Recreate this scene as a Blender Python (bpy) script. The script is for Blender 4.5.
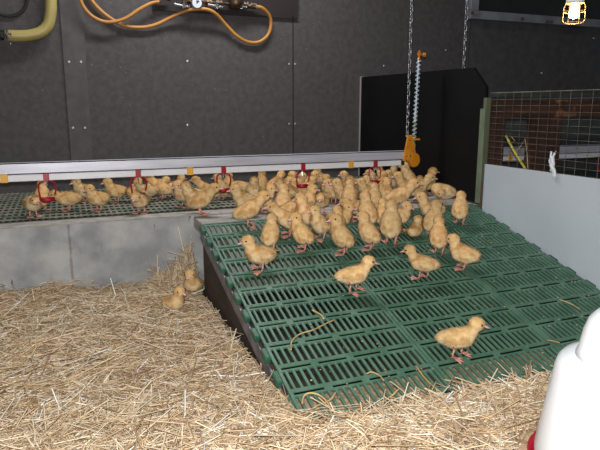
import bpy, bmesh, math, random
import numpy as np
from mathutils import Vector, Matrix, noise

for o in list(bpy.data.objects): bpy.data.objects.remove(o)
random.seed(7); RNG = np.random.default_rng(11)
SC = bpy.context.scene; COL = SC.collection
PI = math.pi; R = math.radians

# ------------------------------------------------------------ camera
FPX = 582.0; YAW = R(22); PITCH = R(11.4); CAM = Vector((0, 0, .91))
cd = bpy.data.cameras.new('camera'); cam = bpy.data.objects.new('camera', cd); COL.objects.link(cam)
cd.sensor_width = 36; cd.lens = 36*FPX/600; cd.clip_start = .02
cam.location = CAM; cam.rotation_euler = (PI/2-PITCH, 0, -YAW)
SC.camera = cam
# ------------------------------------------------------------ light
w = bpy.data.worlds.new('barn_air'); SC.world = w; w.use_nodes = True
bg = w.node_tree.nodes['Background']; bg.inputs[0].default_value = (.85, .93, 1, 1); bg.inputs[1].default_value = .13
def lamp(name, kind, loc, power, col=(1, 1, 1), rot=(0, 0, 0), **k):
    l = bpy.data.lights.new(name, kind); l.energy = power; l.color = col
    for a, b in k.items(): setattr(l, a, b)
    o = bpy.data.objects.new(name, l); o.location = loc; o.rotation_euler = rot; COL.objects.link(o); return o
lamp('camera_flash', 'SPOT', CAM + Vector((-.015, 0, .07)), 178, (1, .985, .97), (PI/2-PITCH, 0, -YAW),
     spot_size=R(125), spot_blend=.38, shadow_soft_size=.02)
lamp('ceiling_tube_rear', 'AREA', (.9, 3.3, 2.5), 34, (.97, .98, 1), (0, 0, 0), shape='RECTANGLE', size=1.3, size_y=.2)
lamp('front_fill_light', 'AREA', (.2, .6, 2.5), 9, (.95, 1, .97), (0, 0, 0), shape='RECTANGLE', size=1.5, size_y=.4)  # added overhead fill, no known fixture; brightens the fronts of things
SC.view_settings.view_transform = 'Standard'; SC.view_settings.look = 'None'
SC.view_settings.exposure = 0.0; SC.view_settings.gamma = 1; SC.view_settings.use_curve_mapping = False

# ------------------------------------------------------------ pixel -> world (to read positions off the photo)
CF = Vector((math.sin(YAW)*math.cos(PITCH), math.cos(YAW)*math.cos(PITCH), -math.sin(PITCH)))
CR = Vector((math.cos(YAW), -math.sin(YAW), 0)); CD = CF.cross(CR)
def ray(x, y): return CR*((x-300)/FPX) + CD*((y-225)/FPX) + CF
def on_z(x, y, z): d = ray(x, y); return CAM + d*((z-CAM.z)/d.z)
def on_y(x, y, Y): d = ray(x, y); return CAM + d*(Y/d.y)
def on_x(x, y, X): d = ray(x, y); return CAM + d*(X/d.x)
LEDGE = .39; SLOPE = R(15.63); TS = math.tan(SLOPE)
RX0, RX1, RY1 = .565, 2.085, 2.60
def ramp_z(Y): return LEDGE - .002 + (Y-RY1)*TS
def on_ramp(x, y, dz=0):
    d = ray(x, y); z0 = LEDGE-.002+dz
    t = (z0 - RY1*TS - CAM.z)/(d.z - d.y*TS); return CAM + d*t

# ------------------------------------------------------------ materials
def srgb(r, g, b):
    f = lambda c: (c/255/12.92 if c/255 <= .04045 else ((c/255+.055)/1.055)**2.4)
    return (f(r), f(g), f(b), 1)
def mat(name, c, rough=.6, metal=0, c2=None, scale=20, detail=5, bump=0, bscale=None, lo=.35, hi=.65, spec=.5, stretch=None, trans=0):
    m = bpy.data.materials.new(name); m.use_nodes = True; nt = m.node_tree; b = nt.nodes['Principled BSDF']
    b.inputs['Base Color'].default_value = c; b.inputs['Roughness'].default_value = rough; b.inputs['Metallic'].default_value = metal
    b.inputs['Specular IOR Level'].default_value = spec
    if trans: b.inputs['Transmission Weight'].default_value = trans
    tc = nt.nodes.new('ShaderNodeTexCoord'); vec = tc.outputs['Object']
    if stretch:
        mp = nt.nodes.new('ShaderNodeMapping'); mp.inputs['Scale'].default_value = stretch
        nt.links.new(vec, mp.inputs[0]); vec = mp.outputs[0]
    if c2:
        n = nt.nodes.new('ShaderNodeTexNoise'); n.inputs['Scale'].default_value = scale; n.inputs['Detail'].default_value = detail
        r = nt.nodes.new('ShaderNodeValToRGB'); r.color_ramp.elements[0].color = c; r.color_ramp.elements[1].color = c2
        r.color_ramp.elements[0].position = lo; r.color_ramp.elements[1].position = hi
        nt.links.new(vec, n.inputs['Vector']); nt.links.new(n.outputs[0], r.inputs[0]); nt.links.new(r.outputs[0], b.inputs['Base Color'])
    if bump:
        n2 = nt.nodes.new('ShaderNodeTexNoise'); n2.inputs['Scale'].default_value = bscale or scale*3; n2.inputs['Detail'].default_value = 6
        bp = nt.nodes.new('ShaderNodeBump'); bp.inputs['Strength'].default_value = bump; bp.inputs['Distance'].default_value = .01
        nt.links.new(vec, n2.inputs['Vector']); nt.links.new(n2.outputs[0], bp.inputs['Height']); nt.links.new(bp.outputs[0], b.inputs['Normal'])
    return m
def overlay(m, col, scale, lo, hi, detail=3, stretch=(1, 1, 1)):
    nt = m.node_tree; b = nt.nodes['Principled BSDF']; src = b.inputs['Base Color'].links[0].from_socket
    tc = nt.nodes.new('ShaderNodeTexCoord'); mp = nt.nodes.new('ShaderNodeMapping'); mp.inputs['Scale'].default_value = stretch
    n = nt.nodes.new('ShaderNodeTexNoise'); n.inputs['Scale'].default_value = scale; n.inputs['Detail'].default_value = detail
    r = nt.nodes.new('ShaderNodeMapRange'); r.inputs[1].default_value = lo; r.inputs[2].default_value = hi
    mx = nt.nodes.new('ShaderNodeMix'); mx.data_type = 'RGBA'; mx.inputs[7].default_value = col
    nt.links.new(tc.outputs['Object'], mp.inputs[0]); nt.links.new(mp.outputs[0], n.inputs['Vector']); nt.links.new(n.outputs[0], r.inputs[0])
    nt.links.new(r.outputs[0], mx.inputs[0]); nt.links.new(src, mx.inputs[6]); nt.links.new(mx.outputs[2], b.inputs['Base Color'])
def attr_mat(name, rough, spec=.3, use_obj=False):
    m = bpy.data.materials.new(name); m.use_nodes = True; nt = m.node_tree; b = nt.nodes['Principled BSDF']
    a = nt.nodes.new('ShaderNodeAttribute'); a.attribute_name = 'tint'; b.inputs['Roughness'].default_value = rough
    b.inputs['Specular IOR Level'].default_value = spec
    src = a.outputs['Color']
    if use_obj:
        oi = nt.nodes.new('ShaderNodeObjectInfo'); mx = nt.nodes.new('ShaderNodeMix'); mx.data_type = 'RGBA'; mx.blend_type = 'MULTIPLY'; mx.inputs[0].default_value = 1
        n = nt.nodes.new('ShaderNodeTexNoise'); n.inputs['Scale'].default_value = 60; n.inputs['Detail'].default_value = 4
        tc = nt.nodes.new('ShaderNodeTexCoord'); nt.links.new(tc.outputs['Object'], n.inputs['Vector'])
        r = nt.nodes.new('ShaderNodeValToRGB'); r.color_ramp.elements[0].color = (.86, .80, .70, 1); r.color_ramp.elements[1].color = (1.04, 1.04, 1.04, 1)
        r.color_ramp.elements[0].position = .3; r.color_ramp.elements[1].position = .65
        mx2 = nt.nodes.new('ShaderNodeMix'); mx2.data_type = 'RGBA'; mx2.blend_type = 'MULTIPLY'; mx2.inputs[0].default_value = 1
        nt.links.new(n.outputs[0], r.inputs[0])
        nt.links.new(src, mx.inputs[6]); nt.links.new(oi.outputs['Color'], mx.inputs[7])
        nt.links.new(mx.outputs[2], mx2.inputs[6]); nt.links.new(r.outputs[0], mx2.inputs[7]); src = mx2.outputs[2]
    nt.links.new(src, b.inputs['Base Color']); return m

M = {}
M['wall'] = mat('fibre_cement_board', srgb(74, 71, 71), .75, c2=srgb(85, 81, 81), scale=26, detail=8, bump=.15, bscale=60, spec=.25)
overlay(M['wall'], srgb(120, 114, 108), 60, .70, .80, 2)
M['wall_r'] = mat('fibre_cement_bluish', srgb(72, 72, 74), .75, c2=srgb(84, 83, 84), scale=14, detail=8, bump=.15, bscale=60, spec=.25)
M['batten'] = mat('joint_batten', srgb(80, 76, 76), .7, c2=srgb(90, 86, 86), scale=12, bump=.1, spec=.3)
M['gap'] = mat('dark_joint', srgb(38, 36, 36), .9)
M['cage'] = mat('bulb_lit_cage_wire', srgb(232, 196, 130), .35, .3, c2=srgb(212, 170, 100), scale=30)  # warm light of the bulb is put into the cage colour
M['screw'] = mat('zinc_screw', srgb(190, 190, 190), .4, .8)
M['concrete'] = mat('weathered_concrete', srgb(142, 144, 146), .85, c2=srgb(182, 182, 180), scale=7, detail=8, bump=.25, bscale=90, spec=.2)
overlay(M['concrete'], srgb(105, 105, 104), 5, .55, .75, 6)
overlay(M['concrete'], srgb(98, 70, 54), 5, .67, .74, 4, (5, 1, 1.3))
def streak(m, x0, wd, col):
    nt = m.node_tree; b = nt.nodes['Principled BSDF']; src = b.inputs['Base Color'].links[0].from_socket; N = nt.nodes.new; L = nt.links.new
    tc = N('ShaderNodeTexCoord'); sx = N('ShaderNodeSeparateXYZ'); L(tc.outputs['Object'], sx.inputs[0])
    n = N('ShaderNodeTexNoise'); n.inputs['Scale'].default_value = 34; L(tc.outputs['Object'], n.inputs['Vector'])
    a = N('ShaderNodeMath'); a.operation = 'SUBTRACT'; L(sx.outputs[0], a.inputs[0]); a.inputs[1].default_value = x0
    c = N('ShaderNodeMath'); c.operation = 'ABSOLUTE'; L(a.outputs[0], c.inputs[0])
    d = N('ShaderNodeMath'); d.operation = 'MULTIPLY_ADD'; L(n.outputs[0], d.inputs[0]); d.inputs[1].default_value = -wd*2.4; L(c.outputs[0], d.inputs[2])
    r = N('ShaderNodeMapRange'); L(d.outputs[0], r.inputs[0]); r.inputs[1].default_value = -wd*.2; r.inputs[2].default_value = -wd*.8; r.inputs[4].default_value = .42
    mx = N('ShaderNodeMix'); mx.data_type = 'RGBA'; L(r.outputs[0], mx.inputs[0]); L(src, mx.inputs[6]); mx.inputs[7].default_value = col; L(mx.outputs[2], b.inputs['Base Color'])
streak(M['concrete'], -.005, .008, srgb(92, 66, 52))
M['rim'] = mat('worn_concrete_rim', srgb(150, 144, 138), .8, c2=srgb(180, 175, 168), scale=18, detail=7, bump=.2, bscale=120, spec=.25)
M['pit'] = mat('dark_pit', srgb(22, 48, 38), .9)
M['floor'] = mat('barn_floor', srgb(58, 48, 40), .9, c2=srgb(40, 34, 30), scale=8)
M['ceil'] = mat('barn_ceiling', srgb(110, 106, 102), .9)
M['net'] = mat('dusty_net_plastic', srgb(92, 106, 92), .6, c2=srgb(150, 140, 124), scale=16, detail=6, lo=.36, hi=.66)
M['green'] = mat('green_slat_plastic', srgb(66, 102, 82), .45, c2=srgb(88, 122, 102), scale=14, detail=6, spec=.5, bump=.05, bscale=140)
overlay(M['green'], srgb(98, 120, 100), 26, .62, .8, 6)
M['green_d'] = mat('green_slat_edge', srgb(38, 80, 60), .45, c2=srgb(50, 94, 72), scale=20)
M['steel'] = mat('galvanised_edge', srgb(150, 148, 158), .5, .5, c2=srgb(112, 104, 112), scale=18, detail=6)
M['board_d'] = mat('dark_ply_board', srgb(46, 38, 32), .7, c2=srgb(64, 52, 44), scale=8, detail=6, stretch=(1, 1, 4), bump=.1)
M['alu'] = mat('aluminium_rail', srgb(205, 205, 214), .42, .25, c2=srgb(184, 184, 194), scale=5, detail=6, stretch=(.6, 6, 6), spec=.5)
M['white'] = mat('white_pvc', srgb(238, 238, 242), .35, c2=srgb(224, 224, 228), scale=6, spec=.5)
M['red'] = mat('red_plastic', srgb(160, 20, 38), .35)
M['yellow'] = mat('yellow_clip', srgb(230, 168, 44), .4)
M['orange'] = mat('orange_plastic', srgb(226, 146, 24), .4, c2=srgb(208, 128, 20), scale=20)
M['black'] = mat('black_panel', srgb(14, 13, 14), .7, c2=srgb(19, 18, 18), scale=4, detail=7, spec=.15)
M['black_edge'] = mat('panel_edge', srgb(158, 152, 150), .6)
M['sheet'] = mat('white_hard_sheet', srgb(192, 200, 208), .4, c2=srgb(184, 192, 200), scale=3, spec=.35)
M['post'] = mat('green_painted_post', srgb(98, 108, 84), .6, c2=srgb(84, 84, 64), scale=9, detail=6, stretch=(1, 1, .3))
M['postl'] = mat('pale_green_edge', srgb(116, 128, 104), .55, c2=srgb(98, 108, 86), scale=12)
M['rust'] = mat('rusty_steel', srgb(106, 72, 56), .7, c2=srgb(80, 74, 66), scale=22, detail=6)
M['wire'] = mat('galvanised_wire', srgb(134, 128, 120), .5, .4, c2=srgb(96, 86, 76), scale=12)
M['wood'] = mat('old_brown_timber', srgb(84, 54, 42), .8, c2=srgb(54, 40, 34), scale=7, detail=8, stretch=(3, 3, .6), bump=.3, bscale=30)
M['wood_h'] = mat('old_brown_beam', srgb(92, 58, 40), .8, c2=srgb(52, 36, 30), scale=7, detail=8, stretch=(.6, 3, 3), bump=.3, bscale=30)
overlay(M['wood_h'], srgb(178, 122, 76), 4.5, .60, .68, 5, (1, 1, 1.6))
M['shutter'] = mat('grey_green_boarding', srgb(92, 96, 92), .7, c2=srgb(72, 76, 74), scale=6, stretch=(1, 1, 5))
M['beamgrey'] = mat('grey_metal_frame', srgb(150, 152, 160), .55, .3, c2=srgb(128, 128, 134), scale=10)
M['glass'] = mat('dark_window_pane', srgb(20, 22, 20), .15, c2=srgb(32, 34, 30), scale=5, detail=7)
M['plate'] = mat('dark_brown_board', srgb(30, 19, 20), .7, c2=srgb(38, 25, 26), scale=9)
M['hose'] = mat('orange_hose', srgb(188, 132, 62), .45, c2=srgb(170, 112, 46), scale=8, spec=.5)
M['ypipe'] = mat('yellow_pipe', srgb(176, 160, 96), .45, c2=srgb(164, 146, 86), scale=8)
M['brass'] = mat('old_brass', srgb(112, 92, 70), .4, .8, c2=srgb(80, 64, 52), scale=20)
M['chrome'] = mat('chrome_fitting', srgb(205, 205, 208), .22, .9)
M['bkpl'] = mat('black_fitting', srgb(36, 36, 36), .5)
M['dial'] = mat('dial_face', srgb(206, 208, 224), .4)
M['needle'] = mat('dial_mark', srgb(30, 60, 50), .5)
M['chain'] = mat('zinc_chain', srgb(176, 178, 182), .35, .8)
M['coil'] = mat('milky_tube', srgb(208, 220, 228), .3, c2=srgb(186, 202, 214), scale=20)
M['algae'] = mat('green_tube', srgb(110, 128, 84), .4, c2=srgb(150, 160, 120), scale=30)
M['tank'] = mat('white_drinker_plastic', srgb(238, 240, 244), .28, spec=.5)
M['beak'] = mat('pink_beak', srgb(220, 162, 166), .45)
M['leg'] = mat('pink_leg_skin', srgb(228, 166, 148), .5, c2=srgb(214, 148, 128), scale=60)
M['eye'] = mat('dark_eye', srgb(14, 10, 8), .15)
M['twig'] = mat('dry_straw_stem', srgb(206, 176, 120), .55, c2=srgb(178, 140, 90), scale=30)
M['ystick'] = mat('yellow_green_stick', srgb(206, 196, 72), .5, c2=srgb(178, 160, 56), scale=20)
M['rag'] = mat('white_plastic_strip', srgb(226, 228, 230), .4)
M['crumb'] = mat('pale_litter', srgb(196, 178, 150), .8, c2=srgb(130, 104, 76), scale=50)
M['straw'] = attr_mat('straw', .5, .35)
M['soil'] = mat('straw_bed', srgb(146, 118, 92), .8, c2=srgb(196, 168, 136), scale=60, detail=6, bump=.5, bscale=120)
M['down'] = attr_mat('duckling_down', .9, .15, True)
mb = bpy.data.materials.new('lit_bulb'); mb.use_nodes = True; b = mb.node_tree.nodes['Principled BSDF']
b.inputs['Emission Color'].default_value = (1, .82, .5, 1); b.inputs['Emission Strength'].default_value = 28; M['bulb'] = mb

# ------------------------------------------------------------ helpers
def link(name, me, m=None, parent=None, smooth=False):
    o = bpy.data.objects.new(name, me); COL.objects.link(o)
    if m: me.materials.append(m)
    if smooth:
        for p in me.polygons: p.use_smooth = True
    if parent: o.parent = parent
    return o
def obj(name, bm, m, parent=None, smooth=False, bevel=0):
    me = bpy.data.meshes.new(name); bmesh.ops.recalc_face_normals(bm, faces=bm.faces[:]); bm.to_mesh(me); bm.free()
    o = link(name, me, m, parent, smooth)
    if bevel:
        md = o.modifiers.new('bevel', 'BEVEL'); md.width = bevel; md.segments = 2; md.limit_method = 'ANGLE'
    return o
def empty(name, loc=(0, 0, 0), rz=0):
    o = bpy.data.objects.new(name, None); o.empty_display_size = .05; o.location = loc; o.rotation_euler = (0, 0, rz); COL.objects.link(o); return o
def tag(o, label, cat, group=None, kind=None):
    o['label'] = label; o['category'] = cat
    if group: o['group'] = group
    if kind: o['kind'] = kind
    return o
def struct(o, label=None):
    o['kind'] = 'structure'
    if label: o['label'] = label
    return o
def B(): return bmesh.new()
def box(bm, x0, x1, y0, y1, z0, z1, mtx=None):
    vs = [bm.verts.new(Vector((x, y, z)) if mtx is None else mtx @ Vector((x, y, z))) for x in (x0, x1) for y in (y0, y1) for z in (z0, z1)]
    for f in ((0, 1, 3, 2), (4, 6, 7, 5), (0, 4, 5, 1), (2, 3, 7, 6), (0, 2, 6, 4), (1, 5, 7, 3)): bm.faces.new([vs[i] for i in f])
def frame(d, up=Vector((0, 0, 1))):
    d = d.normalized()
    if abs(d.dot(up)) > .95: up = Vector((1, 0, 0))
    a = d.cross(up).normalized(); return a, a.cross(d).normalized()
def tube(bm, pts, r, n=8, closed=False, cap=True):
    pts = [Vector(p) for p in pts]; rs = r if isinstance(r, (list, tuple)) else [r]*len(pts)
    rings = []; prev = None; N = len(pts)
    for i, p in enumerate(pts):
        d = (pts[(i+1) % N]-pts[i-1]) if closed else (pts[min(i+1, N-1)]-pts[max(i-1, 0)])
        d.normalize()
        if prev is None: a, b_ = frame(d)
        else:
            a = (prev - d*prev.dot(d)).normalized(); b_ = d.cross(a)
        prev = a
        rings.append([bm.verts.new(p + (a*math.cos(2*PI*k/n)+b_*math.sin(2*PI*k/n))*rs[i]) for k in range(n)])
    for i in range(N if closed else N-1):
        A, C_ = rings[i], rings[(i+1) % N]
        for k in range(n): bm.faces.new((A[k], A[(k+1) % n], C_[(k+1) % n], C_[k]))
    if cap and not closed: bm.faces.new(rings[0][::-1]); bm.faces.new(rings[-1])
def lathe(bm, prof, n=32, mtx=None, cap=True):
    rings = []
    for r, z in prof:
        rings.append([bm.verts.new((mtx or Matrix()) @ Vector((r*math.cos(2*PI*k/n), r*math.sin(2*PI*k/n), z))) for k in range(n)])
    for A, C_ in zip(rings, rings[1:]):
        for k in range(n): bm.faces.new((A[k], A[(k+1) % n], C_[(k+1) % n], C_[k]))
    if cap: bm.faces.new(rings[0][::-1]); bm.faces.new(rings[-1])
def smooth_pts(pts, n=8):
    pts = [Vector(p) for p in pts]; P = [pts[0]*2-pts[1]] + pts + [pts[-1]*2-pts[-2]]; out = []
    for i in range(1, len(P)-2):
        for k in range(n):
            t = k/n; a, b_, c, d = P[i-1:i+3]
            out.append(.5*((2*b_)+(c-a)*t+(2*a-5*b_+4*c-d)*t*t+(3*b_-a-3*c+d)*t**3))
    return out + [pts[-1]]
def cyl(bm, p0, p1, r, n=12): tube(bm, [p0, p1], r, n)

# ------------------------------------------------------------ setting
YW = 4.005
bm = B(); box(bm, -2, 5.2, -1.5, 4.2, -.05, 0); struct(obj('floor', bm, M['floor']))
bm = B(); box(bm, -2, 5.2, -1.5, 4.2, 2.6, 2.66); struct(obj('ceiling', bm, M['ceil']))
wall = struct(obj('wall_back', (lambda b_: (box(b_, -2, 3.085, YW, 4.12, 0, 2.6), b_)[1])(B()), M['wall']))
bm = B(); box(bm, 3.092, 5.2, YW, 4.12, 0, 2.6); obj('wall_panel', bm, M['wall_r'], wall)
bm = B(); box(bm, 3.085, 3.092, YW+.004, 4.12, 0, 2.6); box(bm, 1.560, 1.569, YW-.0015, YW+.01, .39, 2.6); obj('panel_joint', bm, M['gap'], wall)
bm = B(); box(bm, .042, .172, YW-.012, YW+.01, .39, 2.6); obj('joint_batten', bm, M['batten'], wall)
bm = B()
for x, y in ((69, 62), (81, 62), (188, 61), (188, 125), (73, 128), (85, 128), (290, 64), (296, 64), (290, 124), (296, 124), (385, 66), (543, 73), (447, 50), (595, 38), (470, 118)):
    p = on_y(x, y, YW-.014); 
    for q in [p]: bmesh.ops.create_uvsphere(bm, u_segments=8, v_segments=5, radius=.009, matrix=Matrix.Translation((q.x, YW-(.012 if .03 < q.x < .18 else .001), q.z)) @ Matrix.Scale(.4, 4, (0, 1, 0)))
obj('screw_head', bm, M['screw'], wall)
# window with a grey metal frame high on the rear wall
win = struct(obj('window_1', (lambda b_: (box(b_, 3.12, 5.2, YW-.02, YW-.002, 1.66, 2.3), b_)[1])(B()), M['glass']))
bm = B(); box(bm, 3.045, 5.2, YW-.05, YW-.002, 1.597, 1.662); box(bm, 3.045, 3.12, YW-.05, YW-.002, 1.662, 2.3); box(bm, 3.045, 5.2, YW-.05, YW-.002, 2.3, 2.36)
obj('window_frame', bm, M['beamgrey'], win, bevel=.004)
bm = B()
for x, y in ((472, 13), (522, 19), (547, 22), (551, 22)):
    p = on_y(x, y, YW-.05); tube(bm, [p, p+Vector((0, -.012, 0))], .014, 8)
obj('bolt', bm, M['rust'], win)

# concrete step with a netted standing floor
step = struct(obj('trim_1', (lambda b_: (box(b_, -2, 5.2, 2.83, 2.905, 0, LEDGE), b_)[1])(B()), M['concrete'], bevel=.008), 'grey stained concrete step holding the netted floor')
bm = B(); box(bm, -2, 5.2, 2.826, 2.92, LEDGE-.006, LEDGE+.003); obj('step_rim', bm, M['rim'], step, bevel=.003)
bm = B(); box(bm, .572, 2.4, 2.602, 2.829, LEDGE-.065, LEDGE-.008); box(bm, .70, 2.4, 2.63, 2.829, 0, LEDGE-.066); obj('concrete_sill', bm, M['rim'], step, bevel=.006)
bm = B(); box(bm, -2, 5.2, 2.906, YW-.001, 0, .345); obj('pit_bottom', bm, M['pit'], step)
bm = B()
P_ = .0285
for i in range(int(4.6/P_)):
    x = -1.8 + i*P_; box(bm, x, x+.0105, 2.92, YW-.002, LEDGE-.0025, LEDGE)
for j in range(13):
    y = 2.921 + j*.085; box(bm, -1.8, 2.8, y, min(y+.030, YW-.002), LEDGE-.0022, LEDGE+.0004)
obj('netted_floor', bm, M['net'], step)

# ------------------------------------------------------------ straw bedding
def edge_interp(x, pts):
    xs = [p[0] for p in pts]; ys = [p[1] for p in pts]; return float(np.interp(x, xs, ys))
def straw_h(x, y):
    h = .050 + .016*noise.noise(Vector((x*2.2, y*2.2, 3.1))) + .012*noise.noise(Vector((x*6, y*6, 1.7)))
    b_ = edge_interp(x, [(-.4, .085), (-.1, .07), (.1, .028), (.35, .018), (.5, .05), (.6, .16)])
    h += b_*max(0, 1-(2.83-y)/.34)**1.6 if y < 2.83 else b_
    if x < .60: h += .014*math.exp(-((x-.5)/.06)**2)*(1 if y > 1.4 else 0)
    # heap at the foot of the ramp
    if x > .45:
        f = min(1, (x-.45)/.25); h += f*.035*math.exp(-((y-1.18)/.2)**2)
    return h
def on_straw_area(x, y):
    if y > 2.81: return False
    if (x-1.150)**2+(y-.855)**2 < .235**2: return False
    if x > .555 and y > ramp_foot(x)-.07: return False
    return -1.3 < x < 2.09
def ramp_foot(x): return edge_interp(x, [(.5, 1.38), (.75, 1.35), (.95, 1.37), (1.2, 1.37), (1.4, 1.33), (2.1, 1.32)])
bm = B(); NX, NY = 110, 110; grid = {}
for i in range(NX+1):
    for j in range(NY+1):
        x = -1.3+3.39*i/NX; y = .2+2.62*j/NY
        z = straw_h(x, y)-.012
        if x > .56 and y > 1.25: z = min(z, max(.004, ramp_z(y)-.03)) if y < 1.75 else .004
        grid[i, j] = bm.verts.new((x, y, z))
for i in range(NX):
    for j in range(NY):
        if grid[i, j].co.x > .57 and grid[i, j].co.y > 1.52: continue
        bm.faces.new((grid[i, j], grid[i+1, j], grid[i+1, j+1], grid[i, j+1]))
bmesh.ops.delete(bm, geom=[v for v in bm.verts if not v.link_faces], context='VERTS')
bed = obj('straw_bedding', bm, M['soil'], smooth=True)
tag(bed, 'loose golden straw bedding spread over the pen floor', 'straw', kind='stuff')
def build_strands():
    V = []; F = []; Ccol = []
    pal = np.array([[222, 200, 166], [204, 176, 138], [232, 216, 190], [178, 150, 116], [214, 190, 156], [248, 243, 230], [154, 126, 98], [224, 208, 184], [198, 168, 138]])
    prob = np.array([.2, .17, .13, .13, .15, .045, .065, .06, .05])
    n_try = 0
    spots = []
    for k in range(54000):
        u = RNG.random(2)
        if k < 36000:
            y = .75 + 2.06*u[1]**1.0; x = -.75 + 2.85*u[0]
        elif k < 49000: x = -.6+2.6*u[0]; y = .85+.85*u[1]
        else: x = .3+1.6*u[0]; y = 1.0+.42*u[1]
        if not on_straw_area(x, y): continue
        # skip what lies beside the view
        d = Vector((x, y, .05))-CAM; f = d.dot(CF)
        if f < .3: continue
        px = 300+FPX*d.dot(CR)/f
        if px < -60 or px > 660: continue
        spots.append((x, y))
    corner = [(RNG.uniform(.36, .555), 2.8-abs(RNG.normal(0, .07))) for _ in range(1100)]
    for idx, (x, y) in enumerate(spots+corner):
        L_ = RNG.choice([.05, .09, .14, .20, .26], p=[.40, .3, .18, .09, .03])*RNG.uniform(.7, 1.2); wd = RNG.uniform(.0010, .0026)*(1.25 if L_ > .12 else 1)
        a = RNG.normal(0, 1.1)+(.0 if RNG.random() < .6 else PI/2*RNG.choice([-1, 1])) - .2; el = RNG.normal(.02, .2)
        dz = RNG.uniform(-.012, .016); h0 = straw_h(x, y)+dz
        if idx >= len(spots): el = RNG.normal(.5, .5); h0 += RNG.uniform(0, .10)*max(0, (y-2.6)/.2)*max(0, (x-.36)/.2)
        d = np.array([math.cos(a)*math.cos(el), math.sin(a)*math.cos(el), math.sin(el)])
        c = np.array([x, y, h0]); bend = RNG.normal(0, .12)*L_
        side = np.array([-d[1], d[0], 0]); side /= np.linalg.norm(side)+1e-6; up = np.cross(d, side)
        p0, p2 = c-d*L_/2, c+d*L_/2; p1 = c+side*bend+up*RNG.normal(0, .03)*L_
        for p in (p0, p1, p2):
            if p[0] < .6: p[1] = min(p[1], 2.822)
            if p[0] > .553 and p[1] > 1.40:
                p[0] = .553-RNG.uniform(0, .012)
            elif p[0] > .553 and p[1] > 1.15:
                lim = ramp_foot(p[0])+RNG.uniform(-.035, .012)
                if p[1] > lim: p[1] = lim
                p[2] = max(p[2], ramp_z(p[1])+.004+RNG.uniform(0, .012))
            p[2] = max(p[2], .006); p[0] = min(p[0], 2.085)
        for p in (p0, p1, p2):
            v_ = p[:2]-np.array([1.150, .855]); l_ = np.linalg.norm(v_)
            if l_ < .222: p[:2] += v_/l_*(.222-l_)
        col = pal[RNG.choice(9, p=prob)]*RNG.uniform(.88, 1.13)
        lin = [srgb(*np.clip(col, 0, 250))[i] for i in range(3)]
        base = len(V)
        for p in (p0, p1, p2):
            for s_, t_ in ((1, 0), (-.5, .7), (-.5, -.7)): V.append(p+side*wd*s_+up*wd*t_*.8)
        for r_ in (0, 3):
            for k in range(3): F.append((base+r_+k, base+r_+(k+1) % 3, base+r_+3+(k+1) % 3, base+r_+3+k))
        Ccol.extend([lin]*9)
    V = np.array(V, np.float32); F = np.array(F, np.int32)
    me = bpy.data.meshes.new('straw_strands'); me.vertices.add(len(V)); me.vertices.foreach_set('co', V.ravel())
    me.loops.add(F.size); me.loops.foreach_set('vertex_index', F.ravel()); me.polygons.add(len(F))
    me.polygons.foreach_set('loop_start', np.arange(0, F.size, 4, dtype=np.int32))
    me.update(calc_edges=True); me.validate()
    at = me.color_attributes.new('tint', 'FLOAT_COLOR', 'POINT'); cc = np.ones((len(V), 4), np.float32); cc[:, :3] = np.array(Ccol); at.data.foreach_set('color', cc.ravel())
    return me
st = link('straw_strands', build_strands(), M['straw'], bed); st['kind'] = 'stuff'

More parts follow.
